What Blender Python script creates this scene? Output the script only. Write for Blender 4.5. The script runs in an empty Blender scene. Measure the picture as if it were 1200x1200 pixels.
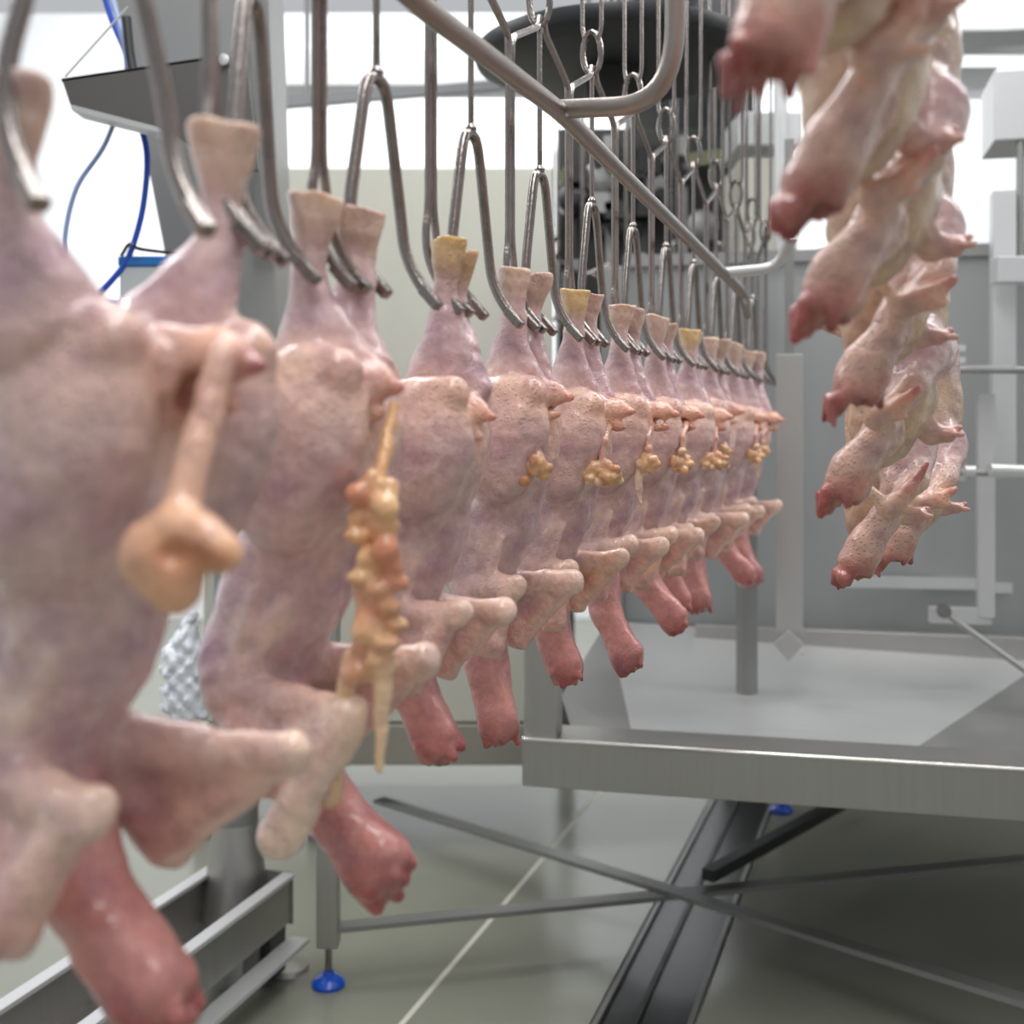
import bpy, math, random
import numpy as np
from mathutils import Vector, Matrix, Euler

# ------------------------------------------------------------------ camera, world, lights, exposure
H = 1.30            # eye height
FPX = 1400.0        # focal length in pixels of the 1200 px frame
HOR = 505.0         # horizon row
SC = bpy.context.scene
COL = SC.collection
cd = bpy.data.cameras.new('camera')
cam = bpy.data.objects.new('camera', cd); COL.objects.link(cam)
cam.location = (0, 0, H); cam.rotation_euler = (math.pi/2, 0, 0)
cd.sensor_width = 36.0; cd.lens = FPX/1200*36.0
cd.shift_y = -(600-HOR)/1200
cd.clip_start = 0.02
cd.dof.use_dof = True; cd.dof.focus_distance = 1.62; cd.dof.aperture_fstop = 3.7
SC.camera = cam
SC.view_settings.view_transform = 'Standard'; SC.view_settings.look = 'None'
SC.view_settings.gamma = 1.0; SC.view_settings.use_curve_mapping = False
SC.view_settings.exposure = 0.06
w = bpy.data.worlds.new('world'); SC.world = w; w.use_nodes = True
w.node_tree.nodes['Background'].inputs[0].default_value = (0.93, 0.96, 1.0, 1)
w.node_tree.nodes['Background'].inputs[1].default_value = 0.50

def area(name, loc, size, power, target, col=(1, 1, 1)):
    l = bpy.data.lights.new(name, 'AREA'); l.shape = 'RECTANGLE'; l.size, l.size_y = size
    l.energy = power; l.color = col
    o = bpy.data.objects.new(name, l); COL.objects.link(o); o.location = loc
    o.rotation_euler = (Vector(target)-Vector(loc)).to_track_quat('-Z', 'Y').to_euler()
    return o
area('overhead_light', (0.1, 0.9, 3.5), (0.7, 3.4), 58, (0.1, 1.0, 0))
area('overhead_light', (2.2, 2.6, 3.7), (0.5, 3.4), 60, (1.6, 2.6, 0))
area('overhead_light', (-1.9, 3.2, 3.7), (0.5, 3.4), 80, (-1.5, 3.4, 0))
area('overhead_light', (0.5, 6.0, 3.9), (6.0, 0.6), 230, (0.5, 8.2, 1.8))  # unseen lamp added to brighten the back wall

# ------------------------------------------------------------------ helpers
def P(x, y, d): return Vector(((x-600)*d/FPX, d, H+(HOR-y)*d/FPX))
def lin(c):
    return tuple(((v/255)/12.92 if v/255 <= 0.04045 else ((v/255+0.055)/1.055)**2.4) for v in c)

class MB:
    def __init__(s): s.v = []; s.f = []
    def add(s, vs, fs):
        n = len(s.v); s.v += [tuple(v) for v in vs]; s.f += [tuple(i+n for i in f) for f in fs]; return s
    def box(s, lo, hi, M=None):
        vs = [Vector((x, y, z)) for x in (lo[0], hi[0]) for y in (lo[1], hi[1]) for z in (lo[2], hi[2])]
        if M is not None: vs = [M @ v for v in vs]
        return s.add(vs, [(0,1,3,2),(4,6,7,5),(0,4,5,1),(2,3,7,6),(0,2,6,4),(1,5,7,3)])
    def bar(s, a, b, w, h, up=(0,0,1)):
        a = Vector(a); b = Vector(b); d = (b-a); L = d.length; d.normalize()
        u = Vector(up); x = d.cross(u)
        if x.length < 1e-4: x = d.cross(Vector((1,0,0)))
        x.normalize(); z = x.cross(d)
        M = Matrix((x, d, z)).transposed().to_4x4(); M.translation = a
        return s.box((-w/2, 0, -h/2), (w/2, L, h/2), M)
    def prism(s, poly, thick):          # poly: list of 3-D points (planar), extruded by vector thick
        n = len(poly); t = Vector(thick)
        vs = [Vector(p) for p in poly]+[Vector(p)+t for p in poly]
        fs = [tuple(range(n))[::-1], tuple(range(n, 2*n))]+[(i, (i+1) % n, (i+1) % n+n, i+n) for i in range(n)]
        return s.add(vs, fs)
    def tube(s, path, r, n=10, cap=True, closed=False):
        pts = [Vector(p) for p in path]; m = len(pts)
        rs = r if isinstance(r, (list, tuple)) else [r]*m
        T = []
        for i in range(m):
            if closed: t = pts[(i+1) % m]-pts[i-1]
            else: t = pts[min(i+1, m-1)]-pts[max(i-1, 0)]
            T.append(t.normalized())
        nrm = T[0].orthogonal().normalized(); vs = []
        for i in range(m):
            nrm = (nrm-T[i]*nrm.dot(T[i])).normalized(); b = T[i].cross(nrm)
            for k in range(n):
                a = 2*math.pi*k/n
                vs.append(pts[i]+(nrm*math.cos(a)+b*math.sin(a))*rs[i])
        fs = []
        for i in range(m if closed else m-1):
            j = (i+1) % m
            for k in range(n):
                k2 = (k+1) % n
                fs.append((i*n+k, i*n+k2, j*n+k2, j*n+k))
        if cap and not closed:
            fs.append(tuple(range(n))[::-1]); fs.append(tuple((m-1)*n+k for k in range(n)))
        return s.add(vs, fs)
    def lathe(s, prof, c, n=24, M=None):     # prof [(r,z)]
        c = Vector(c); vs = []
        for r, z in prof:
            for k in range(n):
                a = 2*math.pi*k/n; v = Vector((r*math.cos(a), r*math.sin(a), z))
                if M is not None: v = M @ v
                vs.append(c+v)
        fs = [(i*n+k, i*n+(k+1) % n, (i+1)*n+(k+1) % n, (i+1)*n+k) for i in range(len(prof)-1) for k in range(n)]
        fs += [tuple(range(n))[::-1], tuple((len(prof)-1)*n+k for k in range(n))]
        return s.add(vs, fs)
    def build(s, name, mat, parent=None, smooth=False, bevel=0):
        me = bpy.data.meshes.new(name); me.from_pydata(s.v, [], s.f); me.update()
        me.materials.append(mat)
        o = bpy.data.objects.new(name, me); COL.objects.link(o)
        if smooth:
            me.polygons.foreach_set('use_smooth', [True]*len(me.polygons))
            try: me.set_sharp_from_angle(angle=math.radians(40))
            except Exception: pass
        if bevel:
            b = o.modifiers.new('bevel', 'BEVEL'); b.width = bevel; b.segments = 2; b.limit_method = 'ANGLE'
        if parent: o.parent = parent
        return o

def chaikin(path, k=2, closed=False):
    p = [Vector(q) for q in path]
    for _ in range(k):
        q = [] if closed else [p[0]]
        n = len(p)
        for i in range(n if closed else n-1):
            a, b = p[i], p[(i+1) % n]
            q += [a*.75+b*.25, a*.25+b*.75]
        if not closed: q.append(p[-1])
        p = q
    return p
def bend(path, r=0.02, n=5):            # polyline with rounded corners of cut length r
    p = [Vector(q) for q in path]; out = [p[0]]
    for i in range(1, len(p)-1):
        a, b, c = p[i-1], p[i], p[i+1]
        ra = min(r, (a-b).length*.48); rc = min(r, (c-b).length*.48)
        s = b+(a-b).normalized()*ra; e = b+(c-b).normalized()*rc
        for k in range(n+1):
            t = k/n; out.append(s*(1-t)**2+b*2*t*(1-t)+e*t*t)
    out.append(p[-1]); return out
def spline(pts, n=8):
    p = [Vector(q) for q in pts]; p = [p[0]*2-p[1]]+p+[p[-1]*2-p[-2]]; out = []
    for i in range(1, len(p)-2):
        for k in range(n):
            t = k/n; a, b, c, d = p[i-1:i+3]
            out.append(.5*((2*b)+(c-a)*t+(2*a-5*b+4*c-d)*t*t+(3*b-a-3*c+d)*t**3))
    out.append(p[-2]); return out

def tag(o, label=None, cat=None, group=None, kind=None):
    if label: o['label'] = label
    if cat: o['category'] = cat
    if group: o['group'] = group
    if kind: o['kind'] = kind
    return o
def empty(name, loc=(0,0,0), rz=0):
    o = bpy.data.objects.new(name, None); COL.objects.link(o); o.location = loc; o.rotation_euler = (0,0,rz)
    o.empty_display_size = .05; return o
def adopt(root, *objs):                 # parent world-space parts to a root, keeping them in place
    M = Matrix.Translation(root.location) @ root.rotation_euler.to_matrix().to_4x4()
    for o in objs: o.parent = root; o.matrix_parent_inverse = M.inverted()
def copy_tree(o, parent=None):
    c = o.copy(); COL.objects.link(c)
    if parent: c.parent = parent
    for ch in list(o.children): copy_tree(ch, c)
    return c

# ------------------------------------------------------------------ materials
def mat(name, col, rough=.5, metal=0, noise=0, nscale=8, bump=0, bscale=60, spec=.5, alpha=None, stretch=None, emit=0):
    m = bpy.data.materials.new(name); m.use_nodes = True; nt = m.node_tree; b = nt.nodes['Principled BSDF']
    c = lin(col)
    b.inputs['Base Color'].default_value = (*c, 1); b.inputs['Roughness'].default_value = rough
    b.inputs['Metallic'].default_value = metal; b.inputs['Specular IOR Level'].default_value = spec
    tc = nt.nodes.new('ShaderNodeTexCoord'); src = tc.outputs['Object']
    if stretch:
        mp = nt.nodes.new('ShaderNodeMapping'); mp.inputs['Scale'].default_value = stretch
        nt.links.new(src, mp.inputs[0]); src = mp.outputs[0]
    if noise:
        n = nt.nodes.new('ShaderNodeTexNoise'); n.inputs['Scale'].default_value = nscale; n.inputs['Detail'].default_value = 5
        nt.links.new(src, n.inputs[0])
        mx = nt.nodes.new('ShaderNodeMix'); mx.data_type = 'RGBA'
        mx.inputs[6].default_value = (*[v*(1-noise) for v in c], 1); mx.inputs[7].default_value = (*[min(1, v*(1+noise)) for v in c], 1)
        nt.links.new(n.outputs[0], mx.inputs[0]); nt.links.new(mx.outputs[2], b.inputs['Base Color'])
        mr = nt.nodes.new('ShaderNodeMapRange'); mr.inputs[3].default_value = rough*.75; mr.inputs[4].default_value = min(1, rough*1.3)
        nt.links.new(n.outputs[0], mr.inputs[0]); nt.links.new(mr.outputs[0], b.inputs['Roughness'])
    if bump:
        n2 = nt.nodes.new('ShaderNodeTexNoise'); n2.inputs['Scale'].default_value = bscale; n2.inputs['Detail'].default_value = 3
        nt.links.new(src, n2.inputs[0])
        bp = nt.nodes.new('ShaderNodeBump'); bp.inputs['Strength'].default_value = bump; bp.inputs['Distance'].default_value = .004
        nt.links.new(n2.outputs[0], bp.inputs['Height']); nt.links.new(bp.outputs[0], b.inputs['Normal'])
    if emit:
        b.inputs['Emission Color'].default_value = (*c, 1); b.inputs['Emission Strength'].default_value = emit
    return m

STEEL = mat('shackle_steel', (142,135,131), .24, 1, noise=.22, nscale=60, bump=.15, bscale=250)
PIPE = mat('pipe_steel', (168,160,154), .36, 1, noise=.12, nscale=40, bump=.1, bscale=200)
SHEET = mat('brushed_sheet', (176,174,170), .42, 1, noise=.10, nscale=5, bump=.08, bscale=40, stretch=(14,14,.6))
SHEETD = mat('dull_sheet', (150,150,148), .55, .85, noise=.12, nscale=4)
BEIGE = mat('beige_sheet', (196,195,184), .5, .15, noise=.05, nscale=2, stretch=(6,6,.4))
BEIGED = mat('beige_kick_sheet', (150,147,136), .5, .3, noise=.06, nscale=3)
DARK = mat('dark_machine', (52,54,52), .5, .3, noise=.35, nscale=14)
BLACK = mat('black_plastic', (22,22,24), .35)
WHEELM = mat('wheel_black', (30,31,34), .45, noise=.2, nscale=3)
WHITE = mat('white_wall', (244,246,249), .6, emit=0)
GREYW = mat('grey_paint', (196,197,198), .6)
LGREY = mat('light_grey_steel', (205,205,205), .45, .5)
FLOOR = mat('floor_resin', (132,133,120), .24, noise=.10, nscale=3, bump=.12, bscale=6)
GROUT = mat('grout', (205,203,190), .7)
BLUE = mat('blue_plastic', (20,80,190), .25)
BLUEL = mat('blue_lid', (40,120,200), .35)
HOSEB = mat('blue_hose', (35,80,190), .3)
HOSEL = mat('pale_blue_hose', (150,170,215), .25)
BOXW = mat('pale_box', (205,210,212), .5)
CAVITY = mat('dark_slot', (24,25,26), .35)

def skin_material(name, pimple, tint=(1,1,1)):
    m = bpy.data.materials.new(name); m.use_nodes = True; nt = m.node_tree; L = nt.links.new
    b = nt.nodes['Principled BSDF']
    at = nt.nodes.new('ShaderNodeAttribute'); at.attribute_name = 'tone'
    tc = nt.nodes.new('ShaderNodeTexCoord')
    n = nt.nodes.new('ShaderNodeTexNoise'); n.inputs['Scale'].default_value = 26; n.inputs['Detail'].default_value = 4; L(tc.outputs['Object'], n.inputs[0])
    cr = nt.nodes.new('ShaderNodeValToRGB'); e = cr.color_ramp.elements
    e[0].position = .30; e[0].color = (.72,.60,.72,1); e[1].position = .72; e[1].color = (1.13,1.08,1.0,1)
    e2 = cr.color_ramp.elements.new(.5); e2.color = (.98,.92,.93,1)
    L(n.outputs[0], cr.inputs[0])
    mx = nt.nodes.new('ShaderNodeMix'); mx.data_type = 'RGBA'; mx.blend_type = 'MULTIPLY'; mx.inputs[0].default_value = 1
    L(at.outputs['Color'], mx.inputs[6]); L(cr.outputs[0], mx.inputs[7])
    # fine blotches
    n2 = nt.nodes.new('ShaderNodeTexNoise'); n2.inputs['Scale'].default_value = 140; n2.inputs['Detail'].default_value = 3; L(tc.outputs['Object'], n2.inputs[0])
    mr = nt.nodes.new('ShaderNodeMapRange'); mr.inputs[1].default_value = .3; mr.inputs[2].default_value = .7; mr.inputs[3].default_value = .90; mr.inputs[4].default_value = 1.10
    L(n2.outputs[0], mr.inputs[0])
    mx2 = nt.nodes.new('ShaderNodeMix'); mx2.data_type = 'RGBA'; mx2.blend_type = 'MULTIPLY'; mx2.inputs[0].default_value = 1
    L(mx.outputs[2], mx2.inputs[6]); L(mr.outputs[0], mx2.inputs[7])
    # goose pimples
    vo = nt.nodes.new('ShaderNodeTexVoronoi'); vo.inputs['Scale'].default_value = 215; L(tc.outputs['Object'], vo.inputs[0])
    pm = nt.nodes.new('ShaderNodeMapRange'); pm.inputs[1].default_value = .05; pm.inputs[2].default_value = .38; pm.inputs[3].default_value = 1; pm.inputs[4].default_value = 0
    L(vo.outputs['Distance'], pm.inputs[0])
    n3 = nt.nodes.new('ShaderNodeTexNoise'); n3.inputs['Scale'].default_value = 16; L(tc.outputs['Object'], n3.inputs[0])
    msk = nt.nodes.new('ShaderNodeMapRange'); msk.inputs[1].default_value = .38; msk.inputs[2].default_value = .6; msk.inputs[4].default_value = pimple; L(n3.outputs[0], msk.inputs[0])
    pp = nt.nodes.new('ShaderNodeMath'); pp.operation = 'MULTIPLY'; L(pm.outputs[0], pp.inputs[0]); L(msk.outputs[0], pp.inputs[1])
    mx3 = nt.nodes.new('ShaderNodeMix'); mx3.data_type = 'RGBA'; mx3.inputs[7].default_value = (*lin((226,205,180)), 1)
    sc = nt.nodes.new('ShaderNodeMath'); sc.operation = 'MULTIPLY'; sc.inputs[1].default_value = .35*pimple+.1; L(pp.outputs[0], sc.inputs[0])
    L(sc.outputs[0], mx3.inputs[0]); L(mx2.outputs[2], mx3.inputs[6]); L(mx3.outputs[2], b.inputs['Base Color'])
    ad = nt.nodes.new('ShaderNodeMath'); ad.operation = 'MULTIPLY_ADD'; ad.inputs[1].default_value = .8; L(n2.outputs[0], ad.inputs[0]); L(pp.outputs[0], ad.inputs[2])
    bp = nt.nodes.new('ShaderNodeBump'); bp.inputs['Strength'].default_value = .75+.25*pimple; bp.inputs['Distance'].default_value = .0022
    L(ad.outputs[0], bp.inputs['Height']); L(bp.outputs[0], b.inputs['Normal'])
    b.inputs['Roughness'].default_value = .34
    b.inputs['Subsurface Weight'].default_value = .18; b.inputs['Subsurface Radius'].default_value = (1, .45, .3); b.inputs['Subsurface Scale'].default_value = .008
    b.inputs['Coat Weight'].default_value = .6; b.inputs['Coat Roughness'].default_value = .10
    return m
SKIN = skin_material('chicken_skin', .7)
SKINB = skin_material('pimpled_chicken_skin', 1.0)

# ------------------------------------------------------------------ implicit surfaces -> mesh (surface nets)
def _prim(p, X, Y, Z):
    k = p['k']
    if k == 'cone':
        a = p['a']; b = p['b']; bx, by, bz = b[0]-a[0], b[1]-a[1], b[2]-a[2]
        L = bx*bx+by*by+bz*bz+1e-12
        x = X-a[0]; y = Y-a[1]; z = Z-a[2]
        t = np.clip((x*bx+y*by+z*bz)/L, 0, 1)
        return np.sqrt((x-t*bx)**2+(y-t*by)**2+(z-t*bz)**2)-(p['ra']+(p['rb']-p['ra'])*t)
    if k == 'ell':
        c = p['c']; r = p['r']; x = X-c[0]; y = Y-c[1]; z = Z-c[2]
        R = p.get('R')
        if R is not None:
            x, y, z = (R[0][0]*x+R[1][0]*y+R[2][0]*z, R[0][1]*x+R[1][1]*y+R[2][1]*z, R[0][2]*x+R[1][2]*y+R[2][2]*z)
        k0 = np.sqrt((x/r[0])**2+(y/r[1])**2+(z/r[2])**2)
        k1 = np.sqrt((x/r[0]**2)**2+(y/r[1]**2)**2+(z/r[2]**2)**2)+1e-9
        return k0*(k0-1)/k1
    if k == 'tri':
        a, b, c = [np.array(q, float) for q in (p['a'], p['b'], p['c'])]
        n = np.cross(b-a, c-a); n /= np.linalg.norm(n)
        def seg(u, v):
            e = v-u; x = X-u[0]; y = Y-u[1]; z = Z-u[2]
            t = np.clip((x*e[0]+y*e[1]+z*e[2])/e.dot(e), 0, 1)
            return (x-t*e[0])**2+(y-t*e[1])**2+(z-t*e[2])**2
        dl = np.minimum(np.minimum(seg(a, b), seg(b, c)), seg(c, a))
        h = (X-a[0])*n[0]+(Y-a[1])*n[1]+(Z-a[2])*n[2]
        ins = np.ones(np.broadcast(X, Y, Z).shape, bool)
        for u, v in ((a, b), (b, c), (c, a)):
            m = np.cross(v-u, n)
            ins &= ((X-u[0])*m[0]+(Y-u[1])*m[1]+(Z-u[2])*m[2]) <= 0
        return np.where(ins, np.abs(h), np.sqrt(dl))-p['t']
def _bounds(p):
    if p['k'] == 'cone':
        r = max(p['ra'], p['rb']); A = np.array([p['a'], p['b']]); return A.min(0)-r, A.max(0)+r
    if p['k'] == 'ell':
        r = max(p['r']) if p.get('R') is not None else np.array(p['r']); c = np.array(p['c']); return c-r, c+r
    A = np.array([p['a'], p['b'], p['c']]); return A.min(0)-p['t'], A.max(0)+p['t']
def field_mesh(name, prims, h, material, warp=.0015, seed=0, wf=38):
    B = [_bounds(p) for p in prims if not p.get('neg')]
    lo = np.min([b[0] for b in B], 0)-.012; hi = np.max([b[1] for b in B], 0)+.012
    n = np.ceil((hi-lo)/h).astype(int)+1
    ax = [(lo[i]+h*np.arange(n[i])).astype(np.float32) for i in range(3)]
    F = np.full(n, .03, np.float32); MARG = .03
    for p in prims:
        b0, b1 = _bounds(p)
        i0 = np.maximum(((b0-MARG-lo)/h).astype(int), 0); i1 = np.minimum(((b1+MARG-lo)/h).astype(int)+2, n)
        if (i1 <= i0).any(): continue
        sl = tuple(slice(i0[i], i1[i]) for i in range(3))
        X = ax[0][sl[0]][:, None, None]; Y = ax[1][sl[1]][None, :, None]; Z = ax[2][sl[2]][None, None, :]
        d = _prim(p, X, Y, Z); s = p.get('s', .012); f = F[sl]
        if p.get('neg'):
            hh = np.maximum(s-np.abs(f+d), 0)/s; F[sl] = np.maximum(f, -d)+hh*hh*s*.25
        else:
            hh = np.maximum(s-np.abs(f-d), 0)/s; F[sl] = np.minimum(f, d)-hh*hh*s*.25
    rs = np.random.RandomState(seed); ph = rs.rand(9)*6.28
    X = ax[0][:, None, None]; Y = ax[1][None, :, None]; Z = ax[2][None, None, :]
    F += warp*(np.sin(wf*X+ph[0]+2*np.sin(wf*.8*Z+ph[1]))*np.sin(wf*1.1*Y+ph[2]+1.5*np.sin(wf*.7*X+ph[8]))+.7*np.sin(wf*1.9*Z+ph[3]+2*np.sin(wf*Y+ph[4]))*np.sin(wf*2.1*X+ph[5])+.35*np.sin(wf*4.5*Y+ph[6]+2*np.sin(wf*2*Z))*np.sin(wf*3.7*Z+ph[7]+2*np.sin(wf*3*X)))
    if warp > .001:
        wk = np.sin(150*Z+40*X+ph[0]+3*np.sin(31*X+ph[3])+2.5*np.sin(27*Y+ph[4]))*np.sin(90*X+ph[1]+3*np.sin(41*Z+ph[5]))*np.sin(80*Y+ph[2]+2*np.sin(33*Z+ph[6]))
        F += (.0009*wk).astype(np.float32)
    # surface nets
    S = F < 0
    c = S[:-1,:-1,:-1].astype(np.int8)
    for a in (0,1):
        for b in (0,1):
            for d in (0,1):
                if a+b+d: c = c+S[a:n[0]-1+a, b:n[1]-1+b, d:n[2]-1+d]
    act = (c > 0) & (c < 8)
    idx = -np.ones(act.shape, np.int64); I = np.argwhere(act); idx[act] = np.arange(len(I))
    acc = np.zeros((len(I), 3)); cnt = np.zeros(len(I))
    corners = [(a,b,d) for a in (0,1) for b in (0,1) for d in (0,1)]
    for ci in range(8):
        for cj in range(ci+1, 8):
            A = np.array(corners[ci]); Bc = np.array(corners[cj])
            if np.abs(A-Bc).sum() != 1: continue
            fa = F[tuple((I+A).T)]; fb = F[tuple((I+Bc).T)]
            m = (fa < 0) != (fb < 0)
            t = np.where(m, fa/np.where(m, fa-fb, 1), 0)
            acc += np.where(m[:, None], A+(Bc-A)*t[:, None], 0); cnt += m
    V = lo+h*(I+acc/cnt[:, None])
    faces = []
    for a in range(3):
        b, d = (a+1) % 3, (a+2) % 3
        s0 = [slice(None)]*3; s1 = [slice(None)]*3
        s0[a] = slice(0, n[a]-1); s1[a] = slice(1, n[a])
        x = S[tuple(s0)] != S[tuple(s1)]
        E = np.argwhere(x)
        E = E[(E[:, b] > 0) & (E[:, d] > 0) & (E[:, b] < n[b]-1) & (E[:, d] < n[d]-1)]
        ins = S[tuple(E.T)]
        def cell(db, dd):
            q = E.copy(); q[:, b] -= db; q[:, d] -= dd; return idx[tuple(q.T)]
        Q = np.stack([cell(1,1), cell(0,1), cell(0,0), cell(1,0)], 1)
        Q[~ins] = Q[~ins][:, ::-1]
        faces.append(Q)
    Q = np.concatenate(faces); Q = Q[(Q >= 0).all(1)]
    # tone attribute
    C = np.zeros((len(V), 3)); W = np.zeros(len(V))+1e-9
    Vx, Vy, Vz = V[:, 0], V[:, 1], V[:, 2]
    for p in prims:
        d = _prim(p, Vx, Vy, Vz)
        if p.get('neg'): wt = np.exp(-np.maximum(-(-np.abs(d)), 0)/.003)*4
        else: wt = np.exp(-np.maximum(d, 0)/p.get('cs', .007))*p.get('cw', 1)
        C += wt[:, None]*np.array(lin(p['c3'])); W += wt
    C /= W[:, None]
    me = bpy.data.meshes.new(name)
    me.vertices.add(len(V)); me.vertices.foreach_set('co', V.astype(np.float32).ravel())
    me.loops.add(len(Q)*4); me.loops.foreach_set('vertex_index', Q.astype(np.int32).ravel())
    me.polygons.add(len(Q)); me.polygons.foreach_set('loop_start', np.arange(0, len(Q)*4, 4, dtype=np.int32))
    me.polygons.foreach_set('use_smooth', np.ones(len(Q), bool))
    me.update(calc_edges=True); me.validate()
    at = me.color_attributes.new('tone', 'FLOAT_COLOR', 'POINT')
    at.data.foreach_set('color', np.c_[C, np.ones(len(V))].astype(np.float32).ravel())
    me.materials.append(material)
    return me
def link(name, me, parent=None):
    o = bpy.data.objects.new(name, me); COL.objects.link(o)
    if parent: o.parent = parent
    return o

def cone(a, b, ra, rb, col, s=.012, **k): return dict(k='cone', a=a, b=b, ra=ra, rb=rb, c3=col, s=s, **k)
def ell(c, r, col, s=.014, rot=None, **k):
    R = Euler(rot).to_matrix() if rot else None
    return dict(k='ell', c=c, r=r, c3=col, s=s, R=[list(x) for x in R] if R else None, **k)
def tri(a, b, c, t, col, s=.01, **k): return dict(k='tri', a=a, b=b, c=c, t=t, c3=col, s=s, **k)

LILAC=(208,180,184); LEG=(220,194,192); SKN=(216,187,182); PEACH=(240,202,180); PALE=(238,216,198); PINK=(218,160,152)
RED=(150,46,42); DRED=(96,30,30); YEL=(238,208,112); TIPC=(232,206,176); FAT=(236,180,98); GIB=(232,186,136); PURP=(184,154,166)

# local bird frame: x = away from the line towards the aisle, y = along the line, z = 0 at eye level
def left_bird(seed, h=.0026, legs=((0,-.032),(0,.032)), nt=(.0,.0), ntip=-.345, up=0, tx=.074, wn=(0,0,0), wf=(0,0,0), yel=0, fat=1.0, tailup=0, fx=0., low=0., bot=-.055, flap=0, hock=0.):
    R = random.Random(seed); j = lambda a: R.uniform(-a, a)
    p = []
    # drumsticks with hock knobs
    for i, (lx, ly) in enumerate(legs):
        kx = .0+j(.004)+lx*.3; ky = (-.022 if i == 0 else .026)+(ly-(-.032 if i == 0 else .032))*.85
        if hock and i == 1: top = hock
        else: top = .186+j(.004)
        tipc = YEL if (yel >> i) & 1 else TIPC
        p.append(cone((lx, ly, .138), (lx+.004, ly+j(.003), top+.006), .0105, .0200, LEG, .006, cs=.006))
        p.append(cone((lx+.004, ly, top-.010), (lx+.005, ly, top+.004), .0165, .0195, tipc, .004, cw=1.5))
        p.append(dict(k='ell', c=(lx+.004+j(.006), ly+j(.004), top+.024), r=(.040,.036,.022+j(.002)), c3=tipc, s=.004, neg=True))
        p.append(cone((lx, ly, .140), (lx, ly, .122), .0108, .0135, LEG, .01))
        kz = .045+up
        p.append(cone((lx, ly, .130), (kx-.004, ky, kz+.004), .0130, .036, LILAC, .008))
        p.append(cone((lx-.004, ly-.004, .112), (kx-.024, ky, kz-.01), .008, .026, LEG, .007))
        p.append(cone((lx+.006, ly-.003, .112), (kx+.020, ky*.9, kz), .006, .020, LILAC, .007))
    # thighs: the two round bulges that hide the lower drumsticks
    for sg in (-1, 1):
        tx0 = .008 if sg < 0 else -.010+fx; ky0 = 1 if sg < 0 else .8
        p.append(ell((tx0-.004, sg*.050*ky0, -.010+up+j(.004)), (.047, .036, .066), SKN, .0035, rot=(0, .16, 0), cw=.8))
        p.append(ell((tx0-.018, sg*.048*ky0, -.045+up+j(.004)), (.042, .034, .052), SKN, .012, rot=(0, .3, 0)))
        p.append(cone((tx0-.030, sg*.058*ky0, .032+up), (tx0+.024, sg*.054*ky0, .036+up), .0185, .0185, PEACH, .008, cs=.010, cw=2.2))
    p.append(ell((-.004, 0, -.01+up), (.046, .05, .060), PEACH, .014))
    # rump and tail
    ty = -.012+j(.006); tz = .030+tailup+up
    p.append(cone((tx-.050, ty, .026+up), (tx-.020, ty, tz), .024, .0145, PEACH, .012))
    p.append(cone((tx-.024, ty, tz+.001), (tx, ty+j(.006), tz-.004), .0140, .0035, (230,160,140), .008))
    p.append(cone((tx-.001, ty, tz-.004), (tx+.002, ty, tz-.004), .0045, .003, (190,84,84), .004, cs=.003))
    p.append(cone((tx-.040, ty-.004, .010+up), (tx-.013, ty-.006, .006+tailup+up), .016, .005, (226,166,142), .008))
    # vent opening
    p.append(dict(k='ell', c=(tx-.030, -.020, .010+up), r=(.010,.008,.012), c3=(170,104,84), s=.008, neg=True))
    # torso, leaning away from the aisle towards the shoulders
    b = bot
    p.append(cone((-.006, 0, -.03), (b*.55, 0, -.12+low), .046, .041, SKN, .016))
    p.append(cone((b*.5, 0, -.11+low), (b, 0, -.185+low), .042, .034, LILAC, .02))
    p.append(ell((b*.6-.010, 0, -.13+low), (.041, .050, .075), LILAC, .016, rot=(0, .3, 0)))
    p.append(ell((b-.004, -.026, -.178+low), (.026, .028, .036), PURP, .014)); p.append(ell((b-.004, .026, -.178+low), (.026, .028, .036), PURP, .014))
    # flank groove between ribs and shoulder
    for q in range(2):                      # thin skin folds running to the shoulder
        a0 = (b*.6+.01+q*.012+j(.005), -.047-j(.003), -.115-q*.01+low); a1 = (b+.012+q*.012, -.046, -.185+low)
        p.append(cone(a0, a1, .0022, .0045, PALE, .014))
    # neck with cut end
    n0 = Vector((b+.006, 0, -.20+low)); n2 = Vector((nt[0], nt[1], ntip+.008)); n1 = n0.lerp(n2, .5)+Vector((-.008, 0, -.006))
    p.append(cone(n0, n1, .034, .0255, PINK, .016)); p.append(cone(n1, n2, .0235, .0260, (198,128,126), .01))
    p.append(cone(n1+Vector((.006, -.012, 0)), n2+Vector((.010, -.010, .012)), .014, .016, (222,160,152), .006))
    dv = (n2-n1).normalized(); sd = dv.cross(Vector((0,1,0))).normalized()
    p.append(dict(k='ell', c=tuple(n2+dv*.034+sd*.012), r=(.022,.022,.016), c3=(140,48,46), s=.008, neg=True))
    for q in range(18):
        a = q*.35*2+R.random(); o = (sd*math.cos(a)+Vector((0,1,0))*math.sin(a))*R.uniform(.008,.022)
        e = n2+o+dv*R.uniform(.012, .026)
        p.append(cone(n2+o*.8, e, .0075, R.uniform(.002,.0055), [(160,50,48),(206,126,114),(120,34,36)][q % 3], .005, cs=.004, cw=1.6))
    p.append(cone(n2, n2+dv*.016, .012, .010, DRED, .005, cs=.004))
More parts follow.
